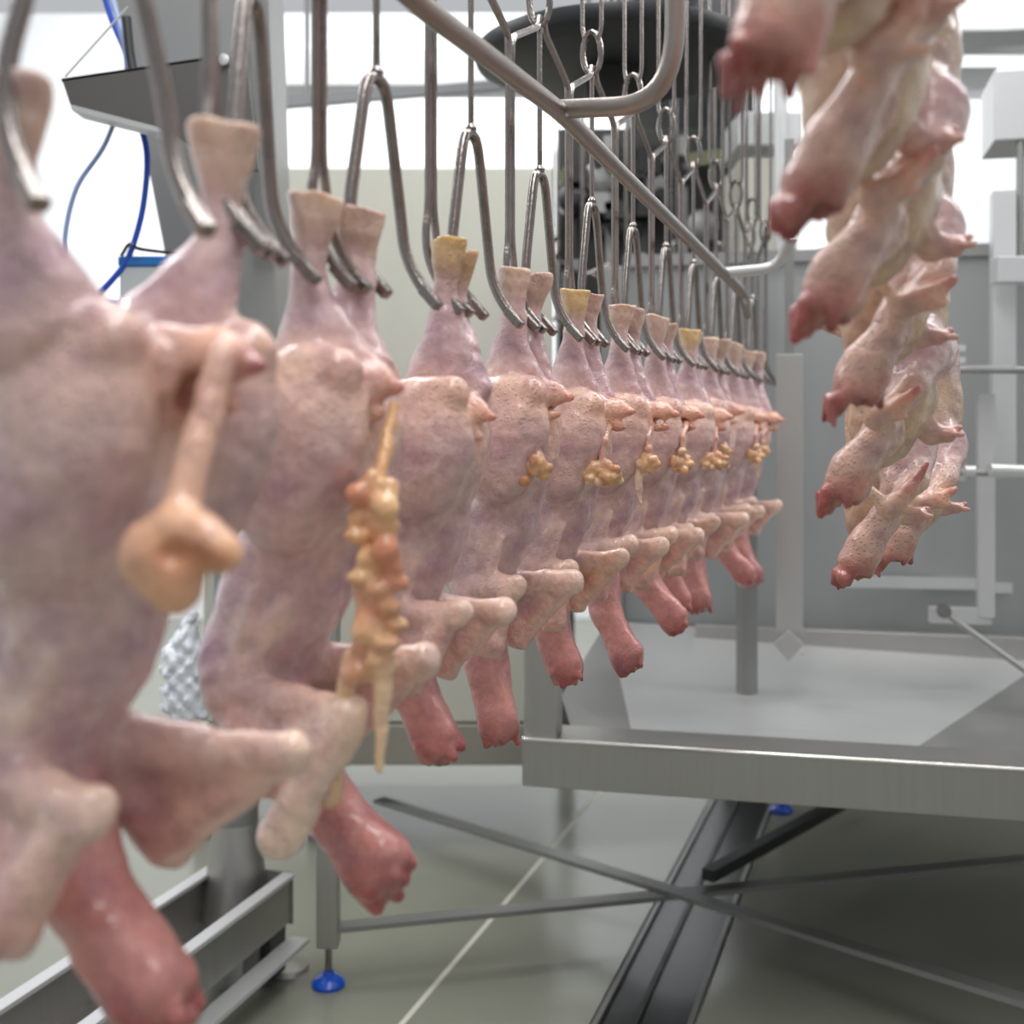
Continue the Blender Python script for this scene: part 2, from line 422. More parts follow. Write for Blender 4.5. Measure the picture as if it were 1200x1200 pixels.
    # wings: upper arm out to the elbow, cut forearm folded back, skin web between
    for sg, wv in ((-1, wn), (1, wf)):
        rt = Vector((b+.004, sg*.036, -.19+low)); el = Vector((.030+wv[0], sg*.052+wv[1]*.5, -.182+low+wv[2]))
        if sg > 0: el.x += .018
        wr = Vector((b+.038+wv[0]*.4, sg*.056+wv[1], -.248+low+wv[2]*.3))
        el = el+Vector((j(.008), 0, j(.008))); wr = wr+Vector((j(.012), 0, j(.010)))
        p.append(cone(rt, rt.lerp(el, .6), .022, .0125, SKN, .012)); p.append(cone(rt.lerp(el, .5), el, .0115, .0130, PEACH, .008))
        p.append(ell(el+Vector((.004, 0, .001)), (.011,.0135,.0125), PALE, .004)); p.append(ell(el+Vector((.002, sg*.003, -.007)), (.010,.011,.009), PALE, .004))
        p.append(cone(el-Vector((.006, 0, .006)), wr, .0115, .0150, (230,192,170), .009))
        p.append(cone(rt-Vector((0, 0, .012)), wr, .018, .014, PINK, .012))
        p.append(tri(rt, el, wr, .005, FAT if fat > R.random() else SKN, .010, cw=.7))
        p.append(cone(wr, wr+Vector((.008, 0, -.012)), .009, .005, PALE, .006)); p.append(cone(wr+Vector((-.008, sg*.004, 0)), wr+Vector((-.012, sg*.004, -.014)), .007, .003, (224,170,156), .005))
        if flap and sg < 0:
            p.append(cone(el+Vector((.006,-.004,.006)), el+Vector((-.044,-.012,-.084)), .0140, .0175, PALE, .006))
    return field_mesh('body', p, h, SKIN, warp=.0016, seed=seed)

def giblet(kind, seed, h=.0013, gx=.052, gz=0):
    R = random.Random(seed+50); p = []
    x, y, z = gx, -.048, .012+gz
    if kind == 'long':
        p.append(cone((x,-.02,z), (x+.004,y-.010,-.03), .004, .006, GIB, .005))
        for q in range(34):
            t = q/33; zz = -.018-.135*t
            c = (x+.004+.012*math.sin(q*1.9)+.004*math.sin(t*3), y-.014+.006*math.sin(q*2.7), zz)
            p.append(ell(c, (R.uniform(.006,.0115),)*2+(R.uniform(.005,.010),), [GIB, (240,200,150), (222,150,118)][q % 3], .006, cs=.003))
        p.append(cone((x+.014,y-.016,-.15), (x+.012,y-.018,-.215), .007, .003, (240,214,176), .006))
        p.append(cone((x-.012,y-.016,-.14), (x-.028,y-.016,-.24), .006, .0075, (234,204,160), .006))
    elif kind == 'lump':
        p.append(cone((x-.014,-.026,z+.008), (x-.014,y-.014,-.024), .0075, .009, (234,190,166), .008))
        p.append(ell((x-.020,y-.022,-.042), (.020,.016,.018), (240,190,150), .010)); p.append(ell((x+.004,y-.020,-.034), (.024,.013,.012), (244,196,152), .010, rot=(0,.5,0)))
        p.append(ell((x-.010,y-.022,-.056), (.014,.012,.014), (238,186,146), .010))
        p.append(dict(k='cone', a=(x-.002,y-.034,-.040), b=(x+.018,y-.034,-.046), ra=.005, rb=.004, c3=(206,120,72), s=.006, neg=True))
    else:
        ln = dict(short=.025, mid=.045, drip=.042, twin=.05)[kind]
        b0 = Vector((x+R.uniform(-.004,.004), y-.012, z-ln-.012))
        p.append(cone((x,-.020,z), (x+.002,y-.010,z-ln*.5), .0055, .0035, (226,184,170), .006)); p.append(cone((x+.002,y-.010,z-ln*.5), b0, .0035, .0055, (226,184,160), .006))
        cs = [b0] if kind != 'twin' else [b0+Vector((-.012,0,.002)), b0+Vector((.012,0,-.002))]
        for c in cs:
            for q in range(30):
                o = Vector((R.gauss(0,.0068), R.gauss(0,.0050), R.gauss(-.006,.0066)))
                p.append(ell(c+o, (R.uniform(.0048,.0078),)*2+(R.uniform(.0048,.0078),), [GIB,(222,180,128),(240,214,172),(196,140,98)][q % 4], .0025, cs=.002))
        if kind == 'drip':
            p.append(cone(b0+Vector((-.012,0,-.008)), b0+Vector((-.014,0,-.045)), .006, .0065, (240,222,190), .006)); p.append(cone(b0+Vector((-.014,0,-.045)), b0+Vector((-.010,0,-.066)), .0045, .0015, (240,222,190), .004))
    return field_mesh('viscera', p, h, SKIN, warp=.0006, seed=seed, wf=120)

# ------------------------------------------------------------------ the left line
TH = math.atan(.3886)                   # heading of the line, clockwise from +Y
PITCH = .21
def on_line(d, r=0, s=0):               # point of the line at camera depth d, shifted r to the aisle and s along
    X = .3886*d-.547
    return Vector((X+r*math.cos(TH)+s*math.sin(TH), d-r*math.sin(TH)+s*math.cos(TH), H))

def make_shackle(fill=True):
    root = empty('shackle')
    R0 = -.016                          # plane of the wires, behind the shanks
    def prong(s0, s1, z0):
        return [(R0, s0, z0), (R0, s1, .205), (R0+.002, s1, .178), (R0+.014, s1, .150), (R0+.034, s1, .126)]
    m = MB()
    for sg in (-1, 1):                  # pair of stem wires at the middle, opening into the inner prongs
        m.tube(bend([(R0, sg*.0055, .472)]+prong(sg*.0055, sg*.013, .23), .02), .0044, 8)
    m.build('stem_wire_pair', STEEL, root, True)
    m = MB()
    for sg in (-1, 1):                  # chevron arms up to the rings
        m.tube(bend([(R0, sg*.0055, .455), (R0, sg*.0055, .478), (R0, sg*.099, .520), (R0, sg*.103, .535)], .015), .0048, 8)
    m.build('chevron_arm', STEEL, root, True)
    m = MB(); c = .105                  # inverted U and outer prongs
    path = [(R0+.034, c-.054, .126), (R0+.014, c-.054, .150), (R0+.002, c-.054, .178), (R0, c-.052, .205), (R0, c-.022, .318), (R0, c-.012, .331), (R0, c+.012, .331), (R0, c+.022, .318), (R0, c+.052, .205), (R0+.002, c+.054, .178), (R0+.014, c+.054, .150), (R0+.034, c+.054, .126)]
    m.tube(bend(path, .018), .0060, 10); m.build('inverted_loop', STEEL, root, True)
    for s1 in (-.013, .013, c-.054, c+.054):
        m = MB(); a = Vector((R0+.022, s1, .139)); b = Vector((R0+.040, s1, .120))
        m.bar(a, b, .0125, .0105); m.build('prong_tip', STEEL, root, bevel=.002)
    m = MB(); m.tube([(R0, c, .33), (R0, c, .525)], .0036, 8); m.lathe([(.002,-.004),(.006,-.003),(.007,.002),(.0035,.007)], (R0, c, .336), 10)
    m.build('thin_stem', STEEL, root, True)
    m = MB(); ring = [(R0+.013*math.cos(a), c+.003*math.cos(a), .555+.031*math.sin(a)) for a in [i*math.pi/8 for i in range(16)]]
    m.tube(ring, .0046, 8, closed=True); m.build('ring', STEEL, root, True)
    m = MB()
    for sg in (-1, 1): m.tube(bend([(R0+sg*.009, c, .572), (R0+sg*.0145, c, .590), (R0+sg*.0145, c, 1.13)], .01), .0036, 8)
    m.build('hanging_wire_pair', STEEL, root, True)
    return root

proto = make_shackle()
GS = 'steel shackles on the left line'
DEPTH = [.60+PITCH*i for i in range(13)]    # depth of each hanging place; place 1 carries the nearest carcass
bird_names = {1:'the nearest carcass', 2:'the carcass with the long orange strand', 3:'the carcass with the single yellow hock', 4:'the fourth carcass from the camera',
  5:'the carcass with a double fatty lump', 6:'the carcass with a white drip', 7:'the seventh carcass from the camera', 8:'the eighth carcass from the camera',
  9:'the third carcass from the far end', 10:'the last but one carcass of the line', 11:'the last and farthest carcass'}
first = True
for i in range(0, 12):
    o = proto if first else copy_tree(proto); first = False
    r = 0
    o.location = on_line(DEPTH[i], r); o.rotation_euler = (0, 0, -TH)
    if i == 0: o.location = (-.303, .615, H); o.rotation_euler = (0, 0, -math.radians(39))
    if i == 1: o.location = (-.189, .81, H); o.rotation_euler = (0, 0, -math.radians(3))
    if i == 0: lb = 'bent wire shackle at the left frame edge, wires only partly in view'
    else: lb = 'wire shackle clamping the shanks of '+bird_names[i]
    tag(o, lb, 'shackle', GS)

GB = 'plucked chicken carcasses on the left line'
birds = {
 1: dict(p=dict(seed=3, h=.0019, legs=((-.013,-.076),(.025,.050)), nt=(.016,0), ntip=-.298, wn=(-.006,-.01,-.022), wf=(.022,.0,-.010), flap=0, fat=.2, bot=-.066, low=.022, up=.026, tx=.090, fx=.034), g='lump', gx=.094, gz=.036, d=.765, dr=.005, sc=1.15,
         l='nearest plucked chicken carcass, blurred at left edge, orange ear-like lump under its tail'),
 2: dict(p=dict(seed=5, h=.0019, legs=((-.006,-.027),(.0,.030)), nt=(.040,-.01), ntip=-.312, wn=(.018,-.015,-.012), wf=(.006,.0,-.004), flap=1, fat=.1, bot=-.072, low=.016, up=.024, tx=.062), sc=1.12, g='long', gx=.06, gz=.024,
         l='second carcass from camera, with long orange viscera strand down its side'),
 3: dict(p=dict(seed=8, h=.0018, legs=((.006,-.012),(.006,.014)), nt=(-.01,.0), ntip=-.325, wn=(.01,0,0), yel=3, fat=.2, tailup=-.012, tx=.060), g=None,
         l='plucked carcass hung by shanks with bright yellow hock ends, third from camera'),
 4: dict(p=dict(seed=13, h=.0017, nt=(-.03,.0), ntip=-.365, wn=(-.012,0,.0), fat=.0, tailup=.006, up=.008, tx=.066), g='mid', gx=.040, gz=.01,
         l='fourth carcass from camera, pointed pink tail and small crumpled fatty clump'),
 5: dict(p=dict(seed=21, h=.0017, nt=(-.022,.0), ntip=-.335, wn=(-.03,0,.0), wf=(-.012,0,0), yel=1, fat=.9, tx=.078), g='twin',
         l='fifth carcass from camera, double fatty lump on a stalk below the tail'),
 6: dict(p=dict(seed=34, h=.0018, nt=(.004,.0), ntip=-.36, wn=(-.016,0,.004), fat=.2, tx=.084), g='drip',
         l='sixth carcass from camera, fatty lump with a white drip hanging from it'),
 7: dict(p=dict(seed=55, h=.002, nt=(.024,.0), ntip=-.335, wn=(-.01,0,.008), fat=.6), g='mid',
         l='seventh carcass from camera, hanging just beyond the one with the white drip'),
}
body_cache = {}
for i in range(1, 12):
    if i in birds:
        B = birds[i]; me = left_bird(**B['p']); g = giblet(B['g'], B['p']['seed'], gx=B.get('gx', .050), gz=B.get('gz', 0)) if B['g'] else None; body_cache[i] = (me, g)
        d = B.get('d', DEPTH[i]); lb = B['l']; rz = 0; sc = 1
    else:
        src = {8:5, 9:4, 10:7, 11:6}[i]; me, g = body_cache[src]
        d = DEPTH[i]; rz = {8:.15, 9:-.12, 10:.1, 11:-.22}[i]
        lb = {8:'eighth carcass from camera, two places beyond the white drip', 9:'ninth carcass, third from the far end of the left line', 10:'last but one carcass at the far end of the left line', 11:'farthest carcass of the left line, beside the hanging grey bar'}[i]
    o = empty('chicken_carcass', on_line(d, B.get('dr', 0) if i in birds else 0), -TH+rz)
    if i in birds and B.get('sc'): o.scale = (B['sc'],)*3; o.location.z -= .020
    tag(o, lb, 'poultry', GB)
    link('body', me, o)
    if g: link('viscera', g, o)

# ------------------------------------------------------------------ the right line
def right_bird(seed, h=.0024, nk=(0,0), spread=0., hand=0.):
    R = random.Random(seed); j = lambda a: R.uniform(-a, a)
    p = []; tx = .044
    # origin = cut end of the neck; breast side towards +x, body rising to the legs
    p.append(ell((.046, .004, .150), (.045, .050, .125), (214,186,156), .02, rot=(0, .22, 0)))
    p.append(ell((tx+.002, 0, .215), (.048, .062, .100), (214,186,160), .02, rot=(0, .05, 0)))
    p.append(ell((.040, .010, .090), (.036, .040, .062), (226,196,158), .016, rot=(0, .3, 0)))
    p.append(ell((tx+.002, 0, .290), (.049, .066, .060), SKN, .02))
    for sg in (-1, 1):
        p.append(cone((tx+.004, sg*.042, .30), (tx-.002, sg*.034, .40), .040, .022, LILAC, .014))
        p.append(cone((tx-.002, sg*.034, .39), (tx, sg*.026, .468), .022, .0135, LILAC, .012))
        p.append(cone((tx, sg*.026, .48), (tx+.002, sg*.026, .52), .0125, .018, TIPC, .008))
    p.append(cone((tx-.03, 0, .315), (tx-.085, 0, .325), .020, .006, PEACH, .01))
    # breast skin flowing into the neck, which hangs on the near side
    y0 = -.056; y1 = -.078+nk[1]
    p.append(cone((.080, -.036, .165), (.060, y0-.006, .110), .030, .020, SKN, .014))
    p.append(cone((.062, y0-.006, .112), (.042, -.070, .075), .0195, .0150, SKN, .010))
    p.append(cone((.046, -.070, .078), (.020, y1, .030), .0150, .0215, (216,184,168), .008))
    p.append(cone((.020, y1, .034), (.012, y1, .014), .0215, .0245, (214,176,162), .010))
    p.append(tri((.060, -.05, .12), (.024, y1+.004, .02), (.060, -.046, .06), .004, (214,180,160), .008))
    p.append(dict(k='ell', c=(.008, y1-.006, -.006), r=(.015,.014,.012), c3=(130,40,38), s=.006, neg=True))
    for q in range(26):
        a = q*.63+R.random(); rd = R.uniform(.014,.025); o = Vector((math.cos(a)*rd+.008, y1+math.sin(a)*rd*.9, .006+math.cos(a)*.008+R.uniform(-.004,.006)))
        e = o+Vector((-.002+j(.006), j(.007), -R.uniform(.004,.022)))
        p.append(cone(o, e, .0070, R.uniform(.0015,.0050), [(176,66,62),(214,146,130),(140,40,40),(196,100,92)][q % 4], .004, cs=.0035, cw=1.8))
    # wings: folded arm, pointed hand and small thumb
    for sg in (-1, 1):
        if sg < 0:
            sh = Vector((.085, -.046, .150)); el = Vector((.082, -.082-spread, .118)); wr = Vector((.048, -.106-spread, .084))
            dx = .044; dz = .050+hand
        else:
            sh = Vector((.065, .040, .110)); el = Vector((.058, .050, .085)); wr = Vector((.074, .058, .066)); dx = .030; dz = .008
        p.append(cone(sh, el, .020, .014, SKN, .014)); p.append(cone(el, wr, .0135, .0120, (218,190,172), .008)); p.append(tri(sh, el, wr, .005, (218,190,170), .008))
        tip = wr+Vector((dx, sg*.006, dz)); mid = wr.lerp(tip, .5)+Vector((.002, 0, -.003))
        p.append(cone(wr, mid, .0110, .0095, (236,196,170), .006, cw=1.5)); p.append(cone(mid, tip, .0092, .0036, (222,150,134), .005, cw=1.5))
        p.append(cone(tip-Vector((.003,0,.003 if sg < 0 else 0)), tip, .0036, .0028, (176,66,66), .003, cs=.003))
        p.append(cone(wr+Vector((.006,0,.000)), wr+Vector((.034, -.006, .000)), .0075, .0030, (228,190,170), .005))
        p.append(cone(wr+Vector((-.002,0,.0)), wr+Vector((-.024, -.004, .026)), .0085, .0060, (242,216,186), .005))
    return field_mesh('body', p, h, SKINB, warp=.0016, seed=seed)

def r_line(d):                          # neck-tip point of the right line at depth d (x), line runs parallel to the left one
    return .330-.112+(d-.92)*.345
RB = [(.66,.186),(.80,.136),(.95,.078),(1.12,.014),(1.30,-.086),(1.50,-.196),(1.72,-.20)]
rb_px = {0:872, 1:925, 2:950, 3:984, 4:975, 5:988, 6:1035}
rmesh = [right_bird(2, .0022), right_bird(9, .0022, (0,.01), .004, .006), right_bird(15, .0023, (0,-.006), 0, -.02), right_bird(23, .0024, (0,.004), .008, -.03)]
GR = 'plucked chicken carcasses on the right line'
rl = ['topmost carcass of the right line, cut off by the photo top, dark red stump',
 'second carcass down the right line, ragged red neck end above the bent pipe tip',
 'third carcass down the right line, wing tip pointing up with a red point',
 'fourth carcass down the right line, neck end level with the far left carcasses',
 'fifth carcass down the right line, folded bumpy wing and splayed wing tips',
 'sixth carcass down the right line, lowest sharp hanging neck tip',
 'faint farthest carcass of the right line, showing only behind the others']
for i, (d, z) in enumerate(RB):
    rz = -TH+[0,.05,-.06,.1,-.15,.1,0][i]
    o = empty('chicken_carcass', Vector(((rb_px[i]-600)*d/FPX, d, H+z+.016))+Vector((.006,0,0))-Matrix.Rotation(rz, 3, 'Z') @ Vector((0, -.078, 0)), rz)
    tag(o, rl[i], 'poultry', GR); link('body', rmesh[[0,1,2,3,2,1,3][i]], o)
    s = copy_tree(proto); s.location = Vector(o.location)+Matrix.Rotation(-TH, 3, 'Z') @ Vector((.060, 0, .345)); s.rotation_euler = (0, 0, -TH); s.scale = (1, .72, 1)
    tag(s, 'wire shackle above the '+['topmost','second','third','fourth','fifth','sixth','farthest'][i]+' carcass of the right line, hidden behind its neighbours', 'shackle', 'steel shackles on the right line')

# ------------------------------------------------------------------ empty shackles behind the wheel
arc = [(.70,3.22),(.72,3.42),(.69,3.62),(.61,3.80),(.48,3.90),(.33,3.90),(.22,3.82)]
for i, (x, y) in enumerate(arc):
    o = copy_tree(proto); o.location = (x, y, H+[0,.02,0,.03,.01,.0,.02][i]); a = [-.2,0,.3,.8,1.3,1.7,2.1][i]; o.rotation_euler = (0, 0, a)
    tag(o, 'empty wire shackle behind the black wheel, '+['rightmost and nearest','second from the right','third from the right','in the middle of the bunch','third from the left','second from the left','leftmost of the bunch'][i], 'shackle', 'empty shackles behind the wheel')

# overhead rail above the left line
m = MB(); a = on_line(.2, -.016); b = on_line(3.2, -.016)
m.bar(a+Vector((0,0,1.16)), b+Vector((0,0,1.16)), .04, .07); o = m.build('overhead_rail', PIPE, bevel=.003); tag(o, 'straight steel conveyor rail above the left line of carcasses', 'rail')
m = MB(); pts = []
for i, (d, z) in enumerate(RB):
    pts.append(Vector(((rb_px[i]-600)*d/FPX, d, H+z+.345+1.15+.012))+Matrix.Rotation(-TH, 3, 'Z') @ Vector((.045, 0.1, 0)))
m.tube(spline([pts[0]+(pts[0]-pts[1])*.8]+pts+[pts[-1]+(pts[-1]-pts[-2])], 6), .03, 10); o = m.build('overhead_rail', PIPE, smooth=True)
tag(o, 'descending round steel conveyor rail above the right line of carcasses', 'rail')
m = MB(); m.tube(spline([(x, y, H+1.16) for x, y in [(.68,3.1)]+arc+[(.12,3.7)]], 6), .025, 10); o = m.build('overhead_rail', PIPE, smooth=True); tag(o, 'curved steel conveyor rail behind the black wheel', 'rail')

# ------------------------------------------------------------------ guide pipe with two bent brackets
root = empty('guide_pipe', P(650,130,1.45)); parts = []
m = MB(); m.tube(bend([P(300,-172,.86), P(500,12,1.1), P(658,132,1.447), P(715,190,1.62)], .03), [.0118]*0 or .0113, 14); parts.append(m.build('near_tube', PIPE, smooth=True))
m = MB(); m.tube(bend([P(714,189,1.615), P(850,322,2.4), P(872,345,2.6), P(877,372,2.62)], .06), .0106, 14); parts.append(m.build('far_tube', PIPE, smooth=True))
m = MB(); m.tube(bend([P(655,128,1.447), P(790,122,1.38), P(792,-80,1.34)], .085, 10), .0118, 14); parts.append(m.build('upright_bracket', PIPE, smooth=True))
m = MB(); m.tube(bend([P(848,320,2.4), P(912,314,2.42), P(928,276,2.36)], .045, 8), .0115, 12); parts.append(m.build('small_bracket', LGREY, smooth=True))
q = MB(); c = P(657,130,1.44)
q.tube([c+Vector((.004,0,.011)), c+Vector((.006,-.002,-.008))], [.006,.0065], 8); parts.append(q.build('weld_bead', LGREY, smooth=True))
adopt(root, *parts); tag(root, 'long diagonal steel guide pipe with curved upright bracket crossing the shackles', 'pipe')

# ------------------------------------------------------------------ black wheel
wc = Vector((.235, 2.72, H+.845))
root = empty('turning_wheel', wc)
MB().lathe([(.02,-.03),(.27,-.03),(.315,-.012),(.32,.0),(.315,.02),(.25,.03),(.05,.03)], (0,0,0), 56).build('rim_disc', WHEELM, root, True)
MB().lathe([(.06,-.10),(.07,-.09),(.07,-.03),(.03,-.02)], (0,0,0), 24).build('hub', DARK, root, True)
MB().tube([(0,0,0),(0,0,.6)], .025, 12).build('shaft', STEEL, root, True)
tag(root, 'large black horizontal turning wheel seen from below behind the shackles', 'wheel')

# ------------------------------------------------------------------ setting
u = Vector((.314, .9494, 0)); v = Vector((.9494, -.314, 0))
fl = empty('floor'); tag(fl, kind='structure')
for _a, _b in ((-5.1,-5.1),(-3.1,-3.1),(-1.053,-1.053),(1.3,1.3),(3.2,3.2)):
    _M = Matrix((v, u, Vector((0,0,1)))).transposed().to_4x4()
    MB().box((_a-.008,-4,-.0124),(_b+.008,13,-.001),_M).build('grout_joint', GROUT, fl)
def slab(v0, v1, name='floor_slab', z0=-.012, z1=0, u0=-4, u1=13, mt=FLOOR):
    M = Matrix((v, u, Vector((0,0,1)))).transposed().to_4x4()
    o = MB().box((v0, u0, z0), (v1, u1, z1), M).build(name, mt, fl, bevel=.001); return o
slab(-9, 9, 'grout_bed', -.12, -.0125, mt=GROUT)
G = .007
for a, b in ((-7.0,-5.1),(-5.1,-3.1),(-3.1,-1.053),(-1.053,-.655),(-.445,1.3),(1.3,3.2),(3.2,5.4)): slab(a+G, b-G)
# drain
M = Matrix((v, u, Vector((0,0,1)))).transposed().to_4x4()
root = empty('floor_drain', v*-.55+u*3.4)
ps = [MB().box((-.652,1.2,-.011), (-.448,5.4,-.006), M).build('channel_bed', CAVITY)]
for a in (-.655,-.457): ps.append(MB().box((a,1.2,-.012), (a+.012,5.4,.004), M).build('rim', SHEETD))
ps.append(MB().box((-.575,1.2,-.008), (-.562,5.4,.0), M).build('center_bar', DARK))
adopt(root, *ps); tag(root, 'dark sunken drainage channel running through the floor under the washer', 'drain')

m = MB(); m.box((-6,8.3,0),(7,8.45,4.2)); tag(m.build('wall_back', WHITE), kind='structure')
m = MB(); m.box((-4.6,-2,0),(-4.45,8.3,4.2)); tag(m.build('wall_left', WHITE), kind='structure')
m = MB(); m.box((5.2,-2,0),(5.35,8.3,4.2)); tag(m.build('wall_right', WHITE), kind='structure')

CHR = mat('rail_paint', (120,122,124), .6)
# beams and ducts on the far side
def plank(name, x0, y0, x1, y1, d, thick, mt, label, cat, bev=.004, d2=None):
    a = P(x0, y0, d); b = P(x1, y1, d2 or d)
    o = MB().box((a.x, min(a.y, b.y), min(a.z, b.z)), (b.x, min(a.y, b.y)+thick, max(a.z, b.z))).build(name, mt, bevel=bev)
    tag(o, label, cat); return o
plank('ceiling_beam', 300, 55, 700, 100, 6.2, .25, mat('beam_paint', (172,173,174), .6), 'pale grey horizontal beam behind the looped shackles', 'beam')
m = MB(); m.bar(P(330,122,5.2), P(700,90,5.2), .05, .04); m.bar(P(360,119,5.2), P(360,-260,5.2), .02, .02); m.bar(P(690,91,5.2), P(690,-260,5.2), .02, .02); tag(m.build('cable_rail', CHR), 'thin dark horizontal rail below the pale beam', 'rail')
plank('duct', 1040, -60, 1500, 36, 6.0, .4, GREYW, 'grey horizontal duct at the top right corner', 'duct')
m = MB(); m.bar(P(1040,52,5.6), P(1500,28,5.6), .06, .06); tag(m.build('cable_rail', SHEETD), 'dark rail under the duct at top right', 'rail')
plank('wall_beam', 1040, 78, 1170, 105, 6.4, .2, LGREY, 'pale grey cross beam right of the carcasses', 'beam')

# beige cabinet
root = empty('machine_cabinet', P(470,900,3.7))
a = P(238,196,3.7); b = P(648,896,3.7)
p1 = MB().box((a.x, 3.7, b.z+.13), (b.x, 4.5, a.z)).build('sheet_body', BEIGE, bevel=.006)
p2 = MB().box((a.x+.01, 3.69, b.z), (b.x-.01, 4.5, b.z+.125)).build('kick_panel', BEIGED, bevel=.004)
p3 = [MB().box((x-.03, 3.8, 0), (x+.03, 3.86, b.z)).build('leg', SHEETD) for x in (-.985, -.62)]
adopt(root, p1, p2, *p3); tag(root, 'tall beige sheet metal cabinet standing behind the carcasses', 'cabinet')

# dark machinery in the background, behind the shackles
root = empty('drive_machinery', P(770,420,4.4)); ps = []
rr = random.Random(4)
a = P(655,150,4.5); b = P(868,430,4.5)
ps.append(MB().box((a.x,4.5,b.z),(b.x,4.9,a.z)).build('back_plate', DARK, bevel=.01))
for k in range(7):
    x = 672+k*30; q = P(x, rr.uniform(190,380), 4.4)
    ps.append(MB().lathe([(.01,-.05),(.05,-.05),(.06,-.03),(.06,.03),(.03,.05),(.01,.05)], q, 16, Matrix.Rotation(math.pi/2,3,'X')).build('gear', SHEETD if k % 2 else BLACK, smooth=True))
for k in range(5):
    q = P(668+k*44, 160, 4.42); e = P(668+k*44+rr.uniform(-8,8), 425, 4.42)
    ps.append(MB().bar(q, e, .035, .03).build('upright', SHEETD if k % 2 else DARK))
ps.append(MB().bar(P(655,210,4.4), P(870,180,4.4), .04, .05).build('cross_bar', mat('olive_bar',(110,112,84),.5)))
ps.append(MB().box((P(655,0,4.5).x,4.52,0),(P(655,0,4.5).x+.06,4.58,b.z)).build('support_leg', SHEETD))
ps.append(MB().box((b.x-.06,4.52,0),(b.x,4.58,b.z)).build('support_leg', SHEETD))
a2 = P(742,-30,4.62); b2 = P(884,170,4.62)
ps.append(MB().box((a2.x,4.62,b2.z),(b2.x,4.9,a2.z)).build('upper_plate', DARK, bevel=.01))
for k in range(26):
    x = rr.uniform(665,865); y = rr.uniform(165,400); q = P(x, y, 4.36); sz = rr.uniform(.012,.045)
    if k % 3: ps.append(MB().box(q-Vector((sz,.03,sz*rr.uniform(.5,1.6))), q+Vector((sz,.06,sz)), None).build('machine_block', [SHEETD, DARK, BLACK][k % 3 if k % 2 else 0], bevel=.004))
    else: ps.append(MB().lathe([(.005,-.03),(sz,-.03),(sz*1.1,0),(sz,.03),(.005,.03)], q, 14, Matrix.Rotation(math.pi/2,3,'X')).build('machine_knob', BLACK, smooth=True))
for k in range(7):
    q = P(800+k*13, rr.uniform(8,60), 4.3); sz = rr.uniform(.03,.08)
    ps.append(MB().lathe([(.005,-.05),(sz,-.05),(sz*1.15,0),(sz,.05),(.005,.05)], q, 14, Matrix.Rotation(rr.uniform(.8,1.9),3,'X')).build('machine_knob', DARK if k % 2 else BLACK, smooth=True))
ps.append(MB().lathe([(.05,-.08),(.15,-.06),(.17,0),(.15,.06),(.06,.08)], P(862,40,4.0), 20, Matrix.Rotation(math.pi/2,3,'X')).build('motor', BLACK, smooth=True))
adopt(root, *ps); tag(root, 'dark blurred drive machinery with gears behind the hanging shackles', 'machine')

root = empty('control_box', P(900,280,4.0)); a = P(868,185,3.9); b = P(935,366,3.9)
ps = [MB().box((a.x,3.9,b.z),(b.x,4.2,a.z)).build('casing', BEIGE, bevel=.006), MB().box((a.x-.01,3.88,P(0,190,3.9).z+.05),(b.x+.01,4.2,P(0,190,3.9).z+.16)).build('lid', LGREY, bevel=.004)]
ps.append(MB().tube([P(914,0,3.8),P(916,350,3.8)], .022, 12).build('conduit', LGREY, smooth=True))
ps.append(MB().box(((a.x+b.x)/2-.03,4.0,.6),((a.x+b.x)/2+.03,4.06,b.z)).build('stand', SHEETD))
adopt(root, *ps); tag(root, 'pale grey box with vertical conduit between shackles and right carcasses', 'box')

# ------------------------------------------------------------------ washer with funnel tray on the right
WR = math.radians(-13.5)
wo = P(612,866,2.67); root = empty('carcass_washer', wo, WR)
def wl(x, y, z): return (x, y, z)
W_, D_ = 1.75, 1.15
ps = []
MB().box((0,0,-.105),(W_,.004,0)).build('front_apron', SHEET, root, bevel=.002)
MB().box((0,.004,-.012),(W_,.15,0)).build('front_lip', SHEET, root, bevel=.003)
MB().prism([(.075,.15,-.006),(W_-.02,.15,-.006),(W_-.02,.20,-.03),(.075,.20,-.03)], (0,0,-.004)).build('inner_slope', SHEETD, root)
MB().box((0,0,-.105),(.004,D_,0)).build('side_apron', SHEET, root)
MB().box((W_-.004,0,-.105),(W_,D_,0)).build('side_apron', SHEET, root)
MB().box((.0,.012,0),(.075,.085,.72)).build('corner_post', SHEET, root, bevel=.004)
MB().box((0,D_-.07,-.1),(.07,D_,1.2)).build('corner_post', SHEETD, root, bevel=.004)
# funnel facets
tz = .065
bl = (.02,D_-.05,tz+.03); br = (W_-.42,D_-.05,tz-.01); fl_ = (.22,.20,-.03); fr = (.84,.20,-.03); tr_ = (W_-.1,D_-.05,tz-.02)
FUN = mat('lit_funnel_sheet', (214,215,214), .3, .6, noise=.06, nscale=4)  # light caught by the back slope is put into this paler colour
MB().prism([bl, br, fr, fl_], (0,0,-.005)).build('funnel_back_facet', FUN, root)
MB().prism([bl, fl_, (.076,.20,-.028), (.01,.4,.012)], (0,0,-.005)).build('funnel_left_facet', SHEETD, root)  # shade of the side facets is put in by the duller sheet
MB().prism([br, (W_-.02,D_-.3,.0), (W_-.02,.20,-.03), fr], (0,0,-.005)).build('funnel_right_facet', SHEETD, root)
MB().prism([br, (W_-.01,D_-.05,.02), (W_-.02,D_-.3,.0)], (0,0,-.005)).build('funnel_corner_facet', SHEETD, root)
